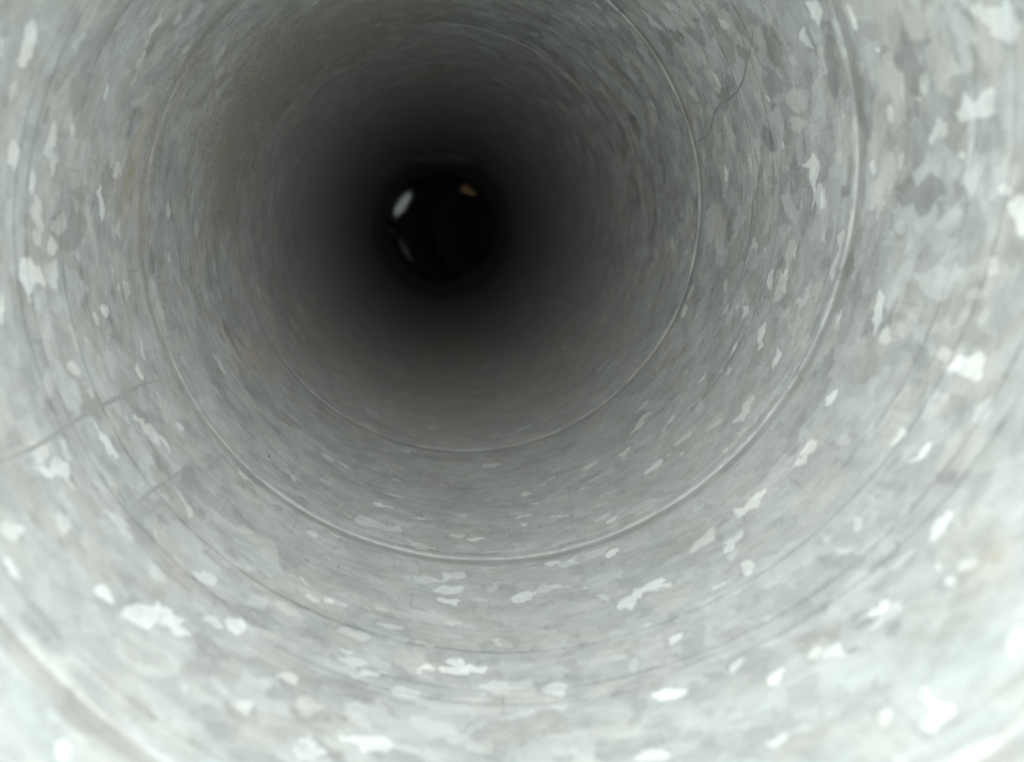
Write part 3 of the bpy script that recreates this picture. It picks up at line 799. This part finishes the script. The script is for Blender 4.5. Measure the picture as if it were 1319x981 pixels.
(3,(-8548,12867,-8801,12879,-8975,12742,-8810,12615,-8727,12576,-8558,12601)),
(1,(-10552,12570,-10699,12540,-10546,12283,-10493,12476)),
(1,(-11833,15409,-12086,15450,-12148,14931,-11950,14987)),
(1,(-11347,16562,-11481,16523,-11333,16330,-11164,16482)),
(2,(-12107,12483,-12631,12614,-12835,12424,-12217,12131,-12059,12239)),
(1,(-9334,14917,-9840,15066,-10146,14911,-9959,14789,-9525,14860)),
(1,(-8970,14485,-9115,14524,-9077,14281,-8917,14353)),
(-1,(-12314,14171,-12045,14014,-12081,13769,-12345,13309,-12587,13385,-12460,13876)),
(-1,(-10784,15307,-10300,15537,-10126,15157,-10372,14739,-10743,14570,-10925,14909)),
(-1,(-11846,12606,-11408,12660,-11307,12410,-11426,12262,-11790,12394)),
(-1,(-9629,12366,-9284,12485,-8842,12386,-9120,11926,-9455,11871,-9714,12013)),
(-1,(-11108,12935,-10984,12822,-11087,12727)),
(-1,(-10759,12397,-10643,12287,-10712,12202,-10804,12291)),
(3,(5697,18028,5523,17830,5262,17696,5101,17777,4967,17968,5059,18175,5326,18186,5544,18153)),
(1,(4617,18366,4737,17787,4409,17786,4149,17926,4033,18251,4318,18371)),
(3,(4458,17379,4415,17497,4326,17420,4364,17277)),
(2,(3188,17566,2926,17710,2739,17635,2719,17485,2981,17354,3185,17322)),
(3,(3181,16460,3135,16584,3062,16439,3084,16271)),
(1,(4762,15354,4673,15596,4496,15291,4368,15158,4605,15239)),
(1,(4008,18129,3933,17397,3728,16889,3434,16769,3382,17255,3716,17936)),
(2,(3689,16025,3484,16309,2997,16135,3289,15950,3560,15864)),
(2,(4357,14029,4518,14293,4409,14423,4157,14023,3896,13991,3627,13795,3430,13653,3663,13481,3765,13238,4108,13137,4342,13490)),
(1,(4560,14751,4498,14961,4204,14994,3830,14683,3766,14277,4040,14227,4331,14455,4505,14555)),
(2,(2943,15018,2683,15304,2406,15068,2459,14569,2614,14047,2977,14188,2936,14618)),
(-2,(4423,16516,4351,15958,4210,15515,4031,15689,4058,16089,3899,16102,3351,16299,3221,16503,3298,16758,3686,16677,3760,17051,4148,16937,4171,16583)),
(-1,(3314,15395,3448,14982,3148,14659,3049,14595,2906,15165,3032,15373)),
(-1,(4783,15104,4765,14836,4509,15002,4598,15100)),
(-1,(3022,16288,2896,16107,2550,16181,2577,16390)),
(-1,(5047,17716,5008,17174,4761,16906,4557,17202,4660,17770)),
(-2,(5299,19230,5052,18892,4523,18960,4164,19102,3578,19789,3997,19890,4615,19743)),
(-1,(2754,17757,2647,17472,2093,17515,2147,18079,2569,17995)),
(1,(2361,20353,1978,20149,2078,19891,2313,19842)),
(2,(2006,18573,1827,18667,1571,18483,1728,18334,1916,18380)),
(1,(1523,18625,1121,18921,662,19011,730,18552,878,18422,502,18392,537,18158,904,18020,1532,18148)),
(2,(2081,17394,1703,17496,1609,17411,1753,17219,2053,17098)),
(3,(1885,15311,1725,15249,1741,15083,1863,15077)),
(3,(1029,13592,870,13855,672,13936,469,13809,354,13614,127,13517,74,13315,326,13135,985,13213)),
(3,(1218,13957,1144,14201,996,14130,945,13941,1037,13768)),
(2,(-120,14119,-338,14307,-544,14188,-590,13962,-407,13884,-174,13960)),
(3,(-1051,17674,-1287,17782,-1474,17770,-1767,17768,-1880,17745,-2154,17462,-2083,17367,-1741,17378,-1436,17388,-1245,17306)),
(2,(1331,21072,1253,21255,778,21077,989,20994)),
(2,(350,20906,49,21080,-117,20780,139,20743)),
(2,(270,19846,187,20075,-188,20207,-1163,20270,-1716,20224,-1688,19939,-929,19941,-95,19779)),
(2,(-562,19228,-744,19248,-677,19117)),
(1,(460,17531,136,17420,246,17070,422,17096,565,17295)),
(1,(1706,14677,1555,15043,1265,15327,904,14841,1234,14767)),
(1,(952,15314,673,15537,582,15884,119,16135,417,15506,636,15238,855,15211)),
(1,(1557,14293,1207,14287,1251,14040,1512,14085)),
(1,(249,16602,-35,17019,-321,17075,-203,16745)),
(1,(-585,16646,-1040,16155,-1259,15585,-1055,15146,-689,15019,-452,15381,-421,16125)),
(1,(-812,14512,-1066,14898,-1101,13974,-861,13967)),
(-2,(1555,17383,1458,16404,1506,16134,1161,15770,939,15863,722,16326,489,16636,664,16886,919,17323,1248,17578)),
(-2,(429,19172,506,18887,-78,18976,-436,19075,-443,19263,73,19344)),
(-1,(948,15217,806,14608,323,14373,-252,14438,-363,14869,-251,15232,136,14929,125,15713,353,15497,541,15179)),
(-2,(1487,20049,1462,19580,1145,19554,1165,20065)),
(-1,(-319,20386,-557,21020,-900,20903,-699,20359)),
(-1,(1584,14636,1648,14333,915,14313,927,14618)),
(2,(-1706,19273,-2106,19457,-2167,19259,-1864,19191,-1663,19256)),
(2,(-1827,17173,-2139,17238,-2422,17075,-2376,16782,-2177,16706,-1915,16970)),
(3,(-3668,18089,-3850,18319,-4094,18414,-4246,18308,-4268,18046,-4051,18057,-3725,17963)),
(1,(-1732,16098,-1954,16163,-2083,15814,-2166,15442,-1869,15536,-1726,15766)),
(1,(-1991,15424,-2303,15424,-2372,15017,-2121,15149)),
(2,(-2030,14889,-2184,15117,-2341,15034,-2393,14752,-2270,14620,-2129,14570)),
(3,(-2186,14517,-2046,13677,-2180,13550,-2441,13612,-2681,13702,-2599,13926,-2573,14457,-2469,14612,-2285,14515)),
(3,(-3996,15231,-4206,15172,-4503,15264,-4356,15044,-4168,14921,-3948,14932)),
(3,(-3920,14216,-4102,14228,-4368,14270,-4565,14419,-4637,14410,-4538,14231,-4358,14022,-4093,14084)),
(1,(-1098,13932,-1411,14257,-1587,13921,-1303,13859)),
(1,(-1157,14535,-1437,14759,-1677,14853,-1647,14624,-1335,14423)),
(1,(-2719,16573,-3022,16755,-3388,16817,-3258,16397,-2924,16256)),
(1,(-4844,17268,-5003,16803,-4818,16500,-4624,16694)),
(1,(-4057,16147,-4308,16184,-4656,16120,-4452,15988)),
(1,(-2997,14858,-3333,14793,-3681,14757,-3741,14452,-3335,14235,-2941,14291)),
(1,(-2759,13188,-3079,13472,-3453,13412,-3278,13008,-2925,12971)),
(-1,(-2108,17865,-2077,17338,-2406,17217,-2726,16823,-2999,16835,-3285,16894,-3499,17137,-3581,18086,-3237,18059,-2874,17884,-2735,17552)),
(-1,(-1548,17019,-1527,16480,-1725,16332,-1830,16887)),
(-1,(-2382,16348,-2073,15988,-2303,15424,-2563,15119,-2612,15577,-2411,15863)),
(-1,(-1702,14553,-1470,14234,-1658,13763,-1906,13571,-2053,14299,-1996,14562)),
(-1,(-2941,14291,-2906,13843,-3229,13556,-3459,13678,-3312,14009,-3138,14266)),
(-1,(-1269,13829,-1104,13394,-1368,13144,-1557,13469,-1536,13770)),
(3,(-5020,12796,-5243,12824,-5507,12856,-5671,12744,-5671,12561,-5486,12510,-5203,12503,-4995,12575)),
(2,(-6128,14852,-6248,14834,-6244,14649,-6462,14570,-6392,14348,-6070,14549)),
(2,(-6882,14697,-6970,14611,-6997,14380,-6883,14218,-6663,14134,-6529,14121,-6716,14311,-6842,14460)),
(2,(-5953,12239,-6070,12189,-6091,12034,-5961,12056)),
(2,(-5502,11579,-5675,11782,-5840,11833,-5946,11774,-5849,11539,-5682,11418,-5564,11446)),
(3,(-6036,11811,-6166,11852,-6253,11638,-6131,11552,-6013,11647)),
(1,(-5912,12932,-6282,12984,-6668,13110,-6501,12889,-6197,12827)),
(3,(-7011,12493,-7211,12551,-7389,12637,-7699,12708,-7844,12727,-7723,12565,-7421,12438,-7177,12440)),
(1,(-6780,15277,-7026,15214,-6950,14905,-6803,14971)),
(1,(-5500,15252,-5739,14926,-5575,14448,-5627,14111,-5502,14185,-5504,14758)),
(1,(-4594,12843,-4812,12708,-4757,12411,-4518,12559)),
(-2,(-4580,13448,-4356,13211,-4373,12974,-4567,12952,-4713,13242,-4701,13489)),
(-1,(-5356,15095,-4891,14289,-4997,13978,-5289,14234,-5442,14705)),
(-1,(-7183,14989,-7072,14471,-6739,14038,-6679,13703,-6908,13588,-7155,13856,-7356,14334,-7412,14655)),
(-1,(-5913,12644,-5722,12556,-5835,12355,-6063,12308,-6064,12444)),
(-1,(-4972,12444,-5004,12208,-5138,12135,-5242,12212)),
(-2,(-5352,13745,-5192,13541,-5380,13463)),
(-2,(-6054,13439,-6028,13311,-6169,13209,-6154,13329)),
(2,(-8301,12683,-8511,12712,-8639,12749,-8913,12728,-8737,12588,-8563,12338,-8456,12164,-8317,12318,-8279,12544)),
(3,(-7754,10596,-7987,10557,-7989,10310,-8111,10120,-8282,9947,-8195,9824,-7926,9848,-7726,9788,-7636,9962,-7783,10166,-7724,10431)),
(2,(-8440,10786,-8674,10687,-8773,10501,-8696,10388,-8486,10502,-8384,10728)),
(3,(-6271,10099,-6444,10073,-6540,9852,-6324,9857,-6124,9974,-6052,10099)),
(-2,(-7242,12015,-7497,12037,-7640,11902,-7490,11756,-7254,11811,-7170,11913)),
(-2,(-8154,12283,-8296,12293,-8314,12156,-8093,12102,-8023,12148)),
(-1,(-8763,11801,-8841,11787,-8834,11637,-8756,11651)),
(2,(30244,37515,31168,37174,31236,37591,30375,37894)),
(2,(-30753,36777,-30198,36459,-29867,36769,-30172,37231,-30604,37125)),
(1,(28167,39986,28549,40095,28428,40640,27830,40213)),
(1,(27687,45454,28666,45559,29368,45618,29146,46517,28007,45980)),
(1,(28948,43790,30867,44005,30859,44605,29498,44670)),
(1,(-31066,41266,-30678,40921,-30433,41303)),
(1,(-29704,35010,-29290,35010,-29267,35383)),
(1,(-28976,34541,-28400,34731,-28591,34988)),
(1,(-30935,33803,-30147,34102,-29847,34873,-30251,34911,-30864,34247)),
(1,(31382,34907,-30783,35073,-31184,35093)),
(1,(-10890,37596,-10533,37315,-10651,37697)),
(1,(-10411,30253,-10035,30259,-10266,30061)),
]
LOOK = {3: ('bright_spangle', M_BRIGHT, 0.00009), 2: ('bright_spangle', M_LIGHT, 0.00008), 1: ('pale_spangle', M_PALE, 0.00006),
        -1: ('dull_spangle', M_DULL, 0.00004), -2: ('dark_spangle', M_DARK, 0.00005)}
for cls, pts in CRYSTALS:
    nm, mat, inset = LOOK[cls]
    me = crystal_mesh(nm, unwrap(list(zip(pts[::2], pts[1::2]))), inset + rng.random() * 0.00002, 1.0)
    if me:
        o = mesh_obj(nm, me, mat, smooth=False)
        o.parent = wall
        o.matrix_parent_inverse = duct.matrix_parent_inverse.copy()

# dark drag lines, the wavy hairline and the grey smears
MARKS = [
('wavy',0.00071,(6227,22461,5779,23199,5441,23899,5065,24545,4841,25286,4716,26090,4726,26870,4478,27734,4205,28241,3824,28916,3771,29736,3762,30467,3411,31243)),
('scratch',0.00014,(-16455,25648,-16466,24454,-16476,23029)),
('scratch',0.00015,(-15877,30327,-15925,28349,-15932,26366)),
('scratch',0.00015,(-15787,29736,-15848,26366)),
('scratch',0.00013,(-11471,27803,-11629,26218,-11860,24146,-12114,22393)),
('scratch',0.00012,(-13509,28475,-13632,26815,-13840,24939,-13896,23226)),
('scratch',0.00011,(-13611,24673,-13823,22580)),
('scratch',0.00011,(-14241,23375,-14309,22607)),
('scratch',0.00018,(-17201,31825,-17136,29397)),
('scratch',0.00015,(-17089,26644,-17035,25164)),
('scratch',0.00030,(-13501,28748,-13459,28168)),
('scratch',0.00013,(-10067,26103,-10298,24688)),
('scratch',0.00018,(-9665,20098,-9827,19930,-10018,19744)),
('scratch',0.00010,(-9471,19968,-9188,19793,-8904,19689)),
('scratch',0.00015,(-19903,30790,-19715,28958,-19459,26724)),
('scratch',0.00017,(-5975,31046,-6101,29083,-6221,27226)),
('scratch',0.00017,(-6164,30988,-6322,29040,-6433,27462)),
('scratch',0.00014,(2716,24069,1762,24248,546,24383,2,24427)),
('scratch',0.00011,(2213,23795,1121,23927,398,24020)),
('scratch',0.00017,(3378,23971,2722,24124)),
('scratch',0.00016,(3465,23527,2681,23689)),
('scratch',0.00017,(7041,24878,6276,24955,5592,25049,5094,25221)),
('smear',0.00127,(-26838,23342,-26973,21817,-26952,20300,-26964,19192,-26948,17854,-26887,16842,-26863,15845,-26935,14787,-26952,14494)),
('smear',0.00112,(-24394,21621,-24467,20194,-24603,18555,-24601,17298)),
]
def band_mesh(name, pts, width, inset):
    c = [Vector((p * R, v)) for p, v in pts]
    fine = []
    for a, b in zip(c, c[1:]):
        k = max(2, int((b - a).length / 0.003))
        fine += [a.lerp(b, i / k) for i in range(k)]
    fine.append(c[-1])
    L, Rr = [], []
    for i, q in enumerate(fine):
        t = (fine[min(i + 1, len(fine) - 1)] - fine[max(i - 1, 0)]).normalized()
        nrm = Vector((-t.y, t.x))
        e = min(1.0, 0.25 + 3.0 * min(i, len(fine) - 1 - i) / len(fine))
        w = width * 0.5 * e * (0.75 + 0.5 * rng.random())
        L.append(q + nrm * w); Rr.append(q - nrm * w)
    verts = [at(q.x / R, min(max(q.y, V_LO), V_HI), inset) for q in L + Rr]
    n = len(L)
    me = make_mesh(name, verts, [(i, i + 1, n + i + 1, n + i) for i in range(n - 1)], [(q.x, q.y) for q in L + Rr])
    p = me.polygons[0]
    if p.normal.dot(Vector((p.center.x, 0, p.center.z))) > 0: me.flip_normals()
    return me
for nm, w, pts in MARKS:
    name, mat, ins = {'wavy': ('wavy_hairline', M_SCRATCH, 0.00013), 'scratch': ('scratch', M_SCRATCH, 0.00014), 'smear': ('smear', M_SMEAR, 0.00003)}[nm]
    o = mesh_obj(name, band_mesh(name, unwrap(list(zip(pts[::2], pts[1::2]))), w, ins), mat)
    o.parent = wall
    o.matrix_parent_inverse = duct.matrix_parent_inverse.copy()
    if nm == 'wavy': o['label'] = 'dark wavy hairline crossing the strip between two seams at upper right'

# ------------------------------------------------------------------ crumbs of dirt lying on or sticking to the wall
CRUMBS = [
(-2.2782,2.5899,0.00051,'largest dark crumb on the lower left wall just past the near seam'),
(-2.1784,2.5867,0.00027,'small dark crumb right below the largest crumb at lower left'),
(-1.3474,2.8546,0.00026,'dark crumb on the floor of the duct, centre, between two seams'),
(-1.8220,2.4800,0.00022,'tiny crumb just inside the near seam at lower left'),
(-1.9357,2.6661,0.00017,'very small speck on the lower left wall between two seams'),
(-1.9608,2.1855,0.00025,'crumb on the near strip below the seam, left of centre'),
(-2.0678,1.9289,0.00020,'crumb on the near strip at lower left, lower of a pair'),
(-1.9358,2.0700,0.00026,'crumb on the near strip at lower left, right of a pair'),
(-1.1783,2.7906,0.00019,'small speck near the largest floor crumb, to its right'),
(0.3441,3.4415,0.00040,'dark pit like crumb on the right wall by the far seam'),
(-0.1868,2.4089,0.00031,'dark crumb on the right wall low between two seams'),
(-0.7230,1.6814,0.00023,'dark crumb on the near strip at lower right, below the large seam'),
]
for i, (a, d, size, label) in enumerate(CRUMBS):
    ph, v = locate(a, d * R)
    base = at(ph, v, 0.0)
    inward = Vector((-base.x, 0, -base.z)).normalized()
    bm = bmesh.new()
    bmesh.ops.create_icosphere(bm, subdivisions=2, radius=1.0)
    tang = Vector((0, 1, 0)).cross(inward).normalized()
    for vtx in bm.verts:
        c = vtx.co * (1 + 0.55 * noise.noise(vtx.co * 1.7 + Vector((i * 5.1, 0, 0))))
        vtx.co = tang * c.x * size * 1.2 + Vector((0, 1, 0)) * c.y * size * 0.8 + inward * c.z * size * 0.45
    me = bpy.data.meshes.new('dirt_crumb'); bm.to_mesh(me); bm.free()
    o = mesh_obj('dirt_crumb', me, M_CRUMB, smooth=False)
    o.location = base + inward * size * 0.25
    tag(o, label, 'crumb', 'dirt crumbs stuck to the duct wall')

# ------------------------------------------------------------------ far end: baffle strip, elbow
YB = 10.6 * R
baf = empty('baffle_plate', (0, YB, R), 'flat dark sheet metal plate hanging across the top of the duct far inside', 'baffle plate')
def arc_plate(h, y, t):
    hw = math.sqrt(R * R - h * h) * 0.985
    n = 24
    a0 = math.atan2(h, hw)
    top = [(R * 0.992 * math.cos(a0 + (math.pi - 2 * a0) * i / n), R * 0.992 * math.sin(a0 + (math.pi - 2 * a0) * i / n)) for i in range(n + 1)]
    out = [(x, y, z) for x, z in top] + [(x, y + t, z) for x, z in top]
    k = n + 1
    faces = [tuple(range(k - 1, -1, -1)), tuple(range(k, 2 * k))]
    faces += [(i, (i + 1) % k, k + (i + 1) % k, k + i) for i in range(k)]
    return out, faces
def local(me, origin):
    me.transform(Matrix.Translation(-Vector(origin)))
    return me
v_, f_ = arc_plate(0.862 * R, YB, 0.001)
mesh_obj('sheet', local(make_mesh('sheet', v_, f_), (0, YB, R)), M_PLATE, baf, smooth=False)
hw = math.sqrt(1 - 0.862 ** 2) * R * 0.96
def tube(name, pts, rad, seg=8):
    bm = bmesh.new()
    rings = []
    for i, p in enumerate(pts):
        p = Vector(p)
        t = (Vector(pts[min(i + 1, len(pts) - 1)]) - Vector(pts[max(i - 1, 0)])).normalized()
        u = t.cross(Vector((0, 0, 1)) if abs(t.z) < 0.9 else Vector((1, 0, 0))).normalized(); w = t.cross(u)
        rings.append([bm.verts.new(p + (u * math.cos(TAU * k / seg) + w * math.sin(TAU * k / seg)) * rad) for k in range(seg)])
    for a, b in zip(rings, rings[1:]):
        for k in range(seg): bm.faces.new((a[k], a[(k + 1) % seg], b[(k + 1) % seg], b[k]))
    bm.faces.new(rings[0]); bm.faces.new(rings[-1][::-1])
    bmesh.ops.recalc_face_normals(bm, faces=bm.faces[:])
    me = bpy.data.meshes.new(name); bm.to_mesh(me); bm.free()
    return me
mesh_obj('folded_edge', local(tube('folded_edge', [(-hw + 2 * hw * i / 10, YB, 0.862 * R) for i in range(11)], 0.0012), (0, YB, R)), M_UNLIT, baf)

YE = 11.2 * R
elb = empty('elbow', (0, YE, -R), 'dark segmented duct elbow fitted to the far end of the spiral duct', 'elbow')
def lathe(name, prof, n=96):
    """profile of (radius, y) swept round the duct axis"""
    verts = [(r * math.cos(TAU * k / n), y, r * math.sin(TAU * k / n)) for r, y in prof for k in range(n)]
    faces = [(j * n + k, j * n + (k + 1) % n, (j + 1) * n + (k + 1) % n, (j + 1) * n + k) for j in range(len(prof) - 1) for k in range(n)]
    return make_mesh(name, verts, faces)
def elb_part(name, me, mat, smooth=True):
    return mesh_obj(name, local(me, (0, YE, -R)), mat, elb, smooth)
elb_part('collar', lathe('collar', [(R * 1.02, YE - 0.03), (R * 1.008, YE - 0.03), (R * 1.006, YE - 0.001), (R * 0.999, YE + 0.012), (R * 0.985, 14.9 * R), (R * 0.982, 14.9 * R), (R * 1.02, YE + 0.03), (R * 1.02, YE - 0.03)]), M_SLEEVE, smooth=False)
elb_part('bead', lathe('bead', [(R * (0.975 - 0.022 * math.sin(math.pi * i / 8)), 14.35 * R + 0.012 * (i / 8)) for i in range(9)] + [(R * 0.977, 14.35 * R + 0.012), (R * 0.977, 14.35 * R)]), M_UNLIT)
# gores turning off to the right, closed by an added cap against stray light
cy, rb, ng = 14.9 * R, 1.75 * R, 4
prev = None
for g in range(ng + 1):
    a = math.radians(90) * g / ng
    c = Vector((rb - rb * math.cos(a), cy + rb * math.sin(a), 0))
    e1, e2 = Vector((math.cos(a), -math.sin(a), 0)), Vector((0, 0, 1))
    ring = [c + (e1 * math.cos(TAU * k / 64) + e2 * math.sin(TAU * k / 64)) * R * 0.985 for k in range(64)]
    if prev:
        o = elb_part('gore', make_mesh('gore', prev + ring, [(k, (k + 1) % 64, 64 + (k + 1) % 64, 64 + k) for k in range(64)]), M_UNLIT)
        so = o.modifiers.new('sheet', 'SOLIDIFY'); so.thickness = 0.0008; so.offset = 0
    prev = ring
o = elb_part('light_stop_cap', make_mesh('light_stop_cap', prev, [tuple(range(64))]), M_UNLIT, smooth=False)  # unseen cap, added to stop light leaking in
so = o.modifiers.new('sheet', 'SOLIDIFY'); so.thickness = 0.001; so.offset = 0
def screw(px_a, rr, y):
    c = Vector((rr * math.cos(px_a), y, rr * math.sin(px_a)))
    n = Vector((-math.cos(px_a) * 0.55, -0.83, -math.sin(px_a) * 0.55)).normalized()
    bm = bmesh.new()
    bmesh.ops.create_uvsphere(bm, u_segments=12, v_segments=6, radius=0.0062)
    for vtx in bm.verts:
        vtx.co.z = vtx.co.z * 0.45 if vtx.co.z > 0 else vtx.co.z * 0.9
    bm.transform(Matrix.Translation(c) @ n.to_track_quat('Z', 'Y').to_matrix().to_4x4())
    me = bpy.data.meshes.new('screw'); bm.to_mesh(me); bm.free()
    return me

def flake(name, pts, y, mat, depth, label=None, tilt=0.0):
    """small bent piece of sheet lying in the bore, turned to mirror light from the mouth"""
    bm = bmesh.new()
    cx_ = sum(p[0] for p in pts) / len(pts); cz_ = sum(p[1] for p in pts) / len(pts)
    ring = []
    for x, z in pts:
        ring.append(bm.verts.new((x * R, y * R, z * R)))
    mid = bm.verts.new((cx_ * R, y * R - depth, cz_ * R))
    n = len(ring)
    inner = []
    for q in ring:
        inner.append(bm.verts.new(q.co.lerp(mid.co, 0.45) + Vector((0, -depth * 0.25, 0))))
    for i in range(n):
        bm.faces.new((ring[i], ring[(i + 1) % n], inner[(i + 1) % n], inner[i]))
        bm.faces.new((inner[i], inner[(i + 1) % n], mid))
    bmesh.ops.recalc_face_normals(bm, faces=bm.faces[:])
    bm.normal_update()
    if sum(f.normal.y for f in bm.faces) > 0:
        for f in bm.faces: f.normal_flip()
    me = bpy.data.meshes.new(name); bm.to_mesh(me); bm.free()
    o = elb_part(name, me, mat)
    so = o.modifiers.new('sheet', 'SOLIDIFY'); so.thickness = 0.0008; so.offset = -1
    if label: o['label'] = label
    return o
flake('glint_tab', [(-0.9069, 0.1157), (-0.9594, 0.2074), (-0.9175, 0.3535), (-0.8088, 0.5268), (-0.6874, 0.6606), (-0.5533, 0.7422), (-0.4731, 0.7441), (-0.4738, 0.6262), (-0.5552, 0.4667), (-0.6638, 0.2928), (-0.7723, 0.1581), (-0.8401, 0.0958)], 14.25, M_GLINT, 0.0012, 'added metal tab standing in for a pale glint at the left of the far dark opening')  # added piece that mirrors the mouth as a pale reflection
flake('rust_patch', [(0.3480, 0.8322), (0.4428, 0.8555), (0.5252, 0.7440), (0.6483, 0.6940), (0.7093, 0.6025), (0.6224, 0.5527), (0.4855, 0.6107), (0.3084, 0.6464), (0.2268, 0.6710), (0.3215, 0.7260)], 14.30, M_RUST, 0.003, 'rust brown flake of metal at the top right of the far opening')
flake('glint_strip', [(-0.7889, -0.1619), (-0.7498, -0.3087), (-0.6700, -0.4691), (-0.5353, -0.6296), (-0.4809, -0.6424), (-0.6156, -0.4548), (-0.6955, -0.2810), (-0.7350, -0.1609)], 14.25, M_STRIP, 0.002)  # added strip shaped like the faint glint on the bead
for x, z in [(-0.9089, -0.0572), (0.4177, -0.8846), (0.5913, -0.7722)]:
    elb_part('screw', screw(math.atan2(z, x), R * math.hypot(x, z), 14.25 * R), M_STRIP)
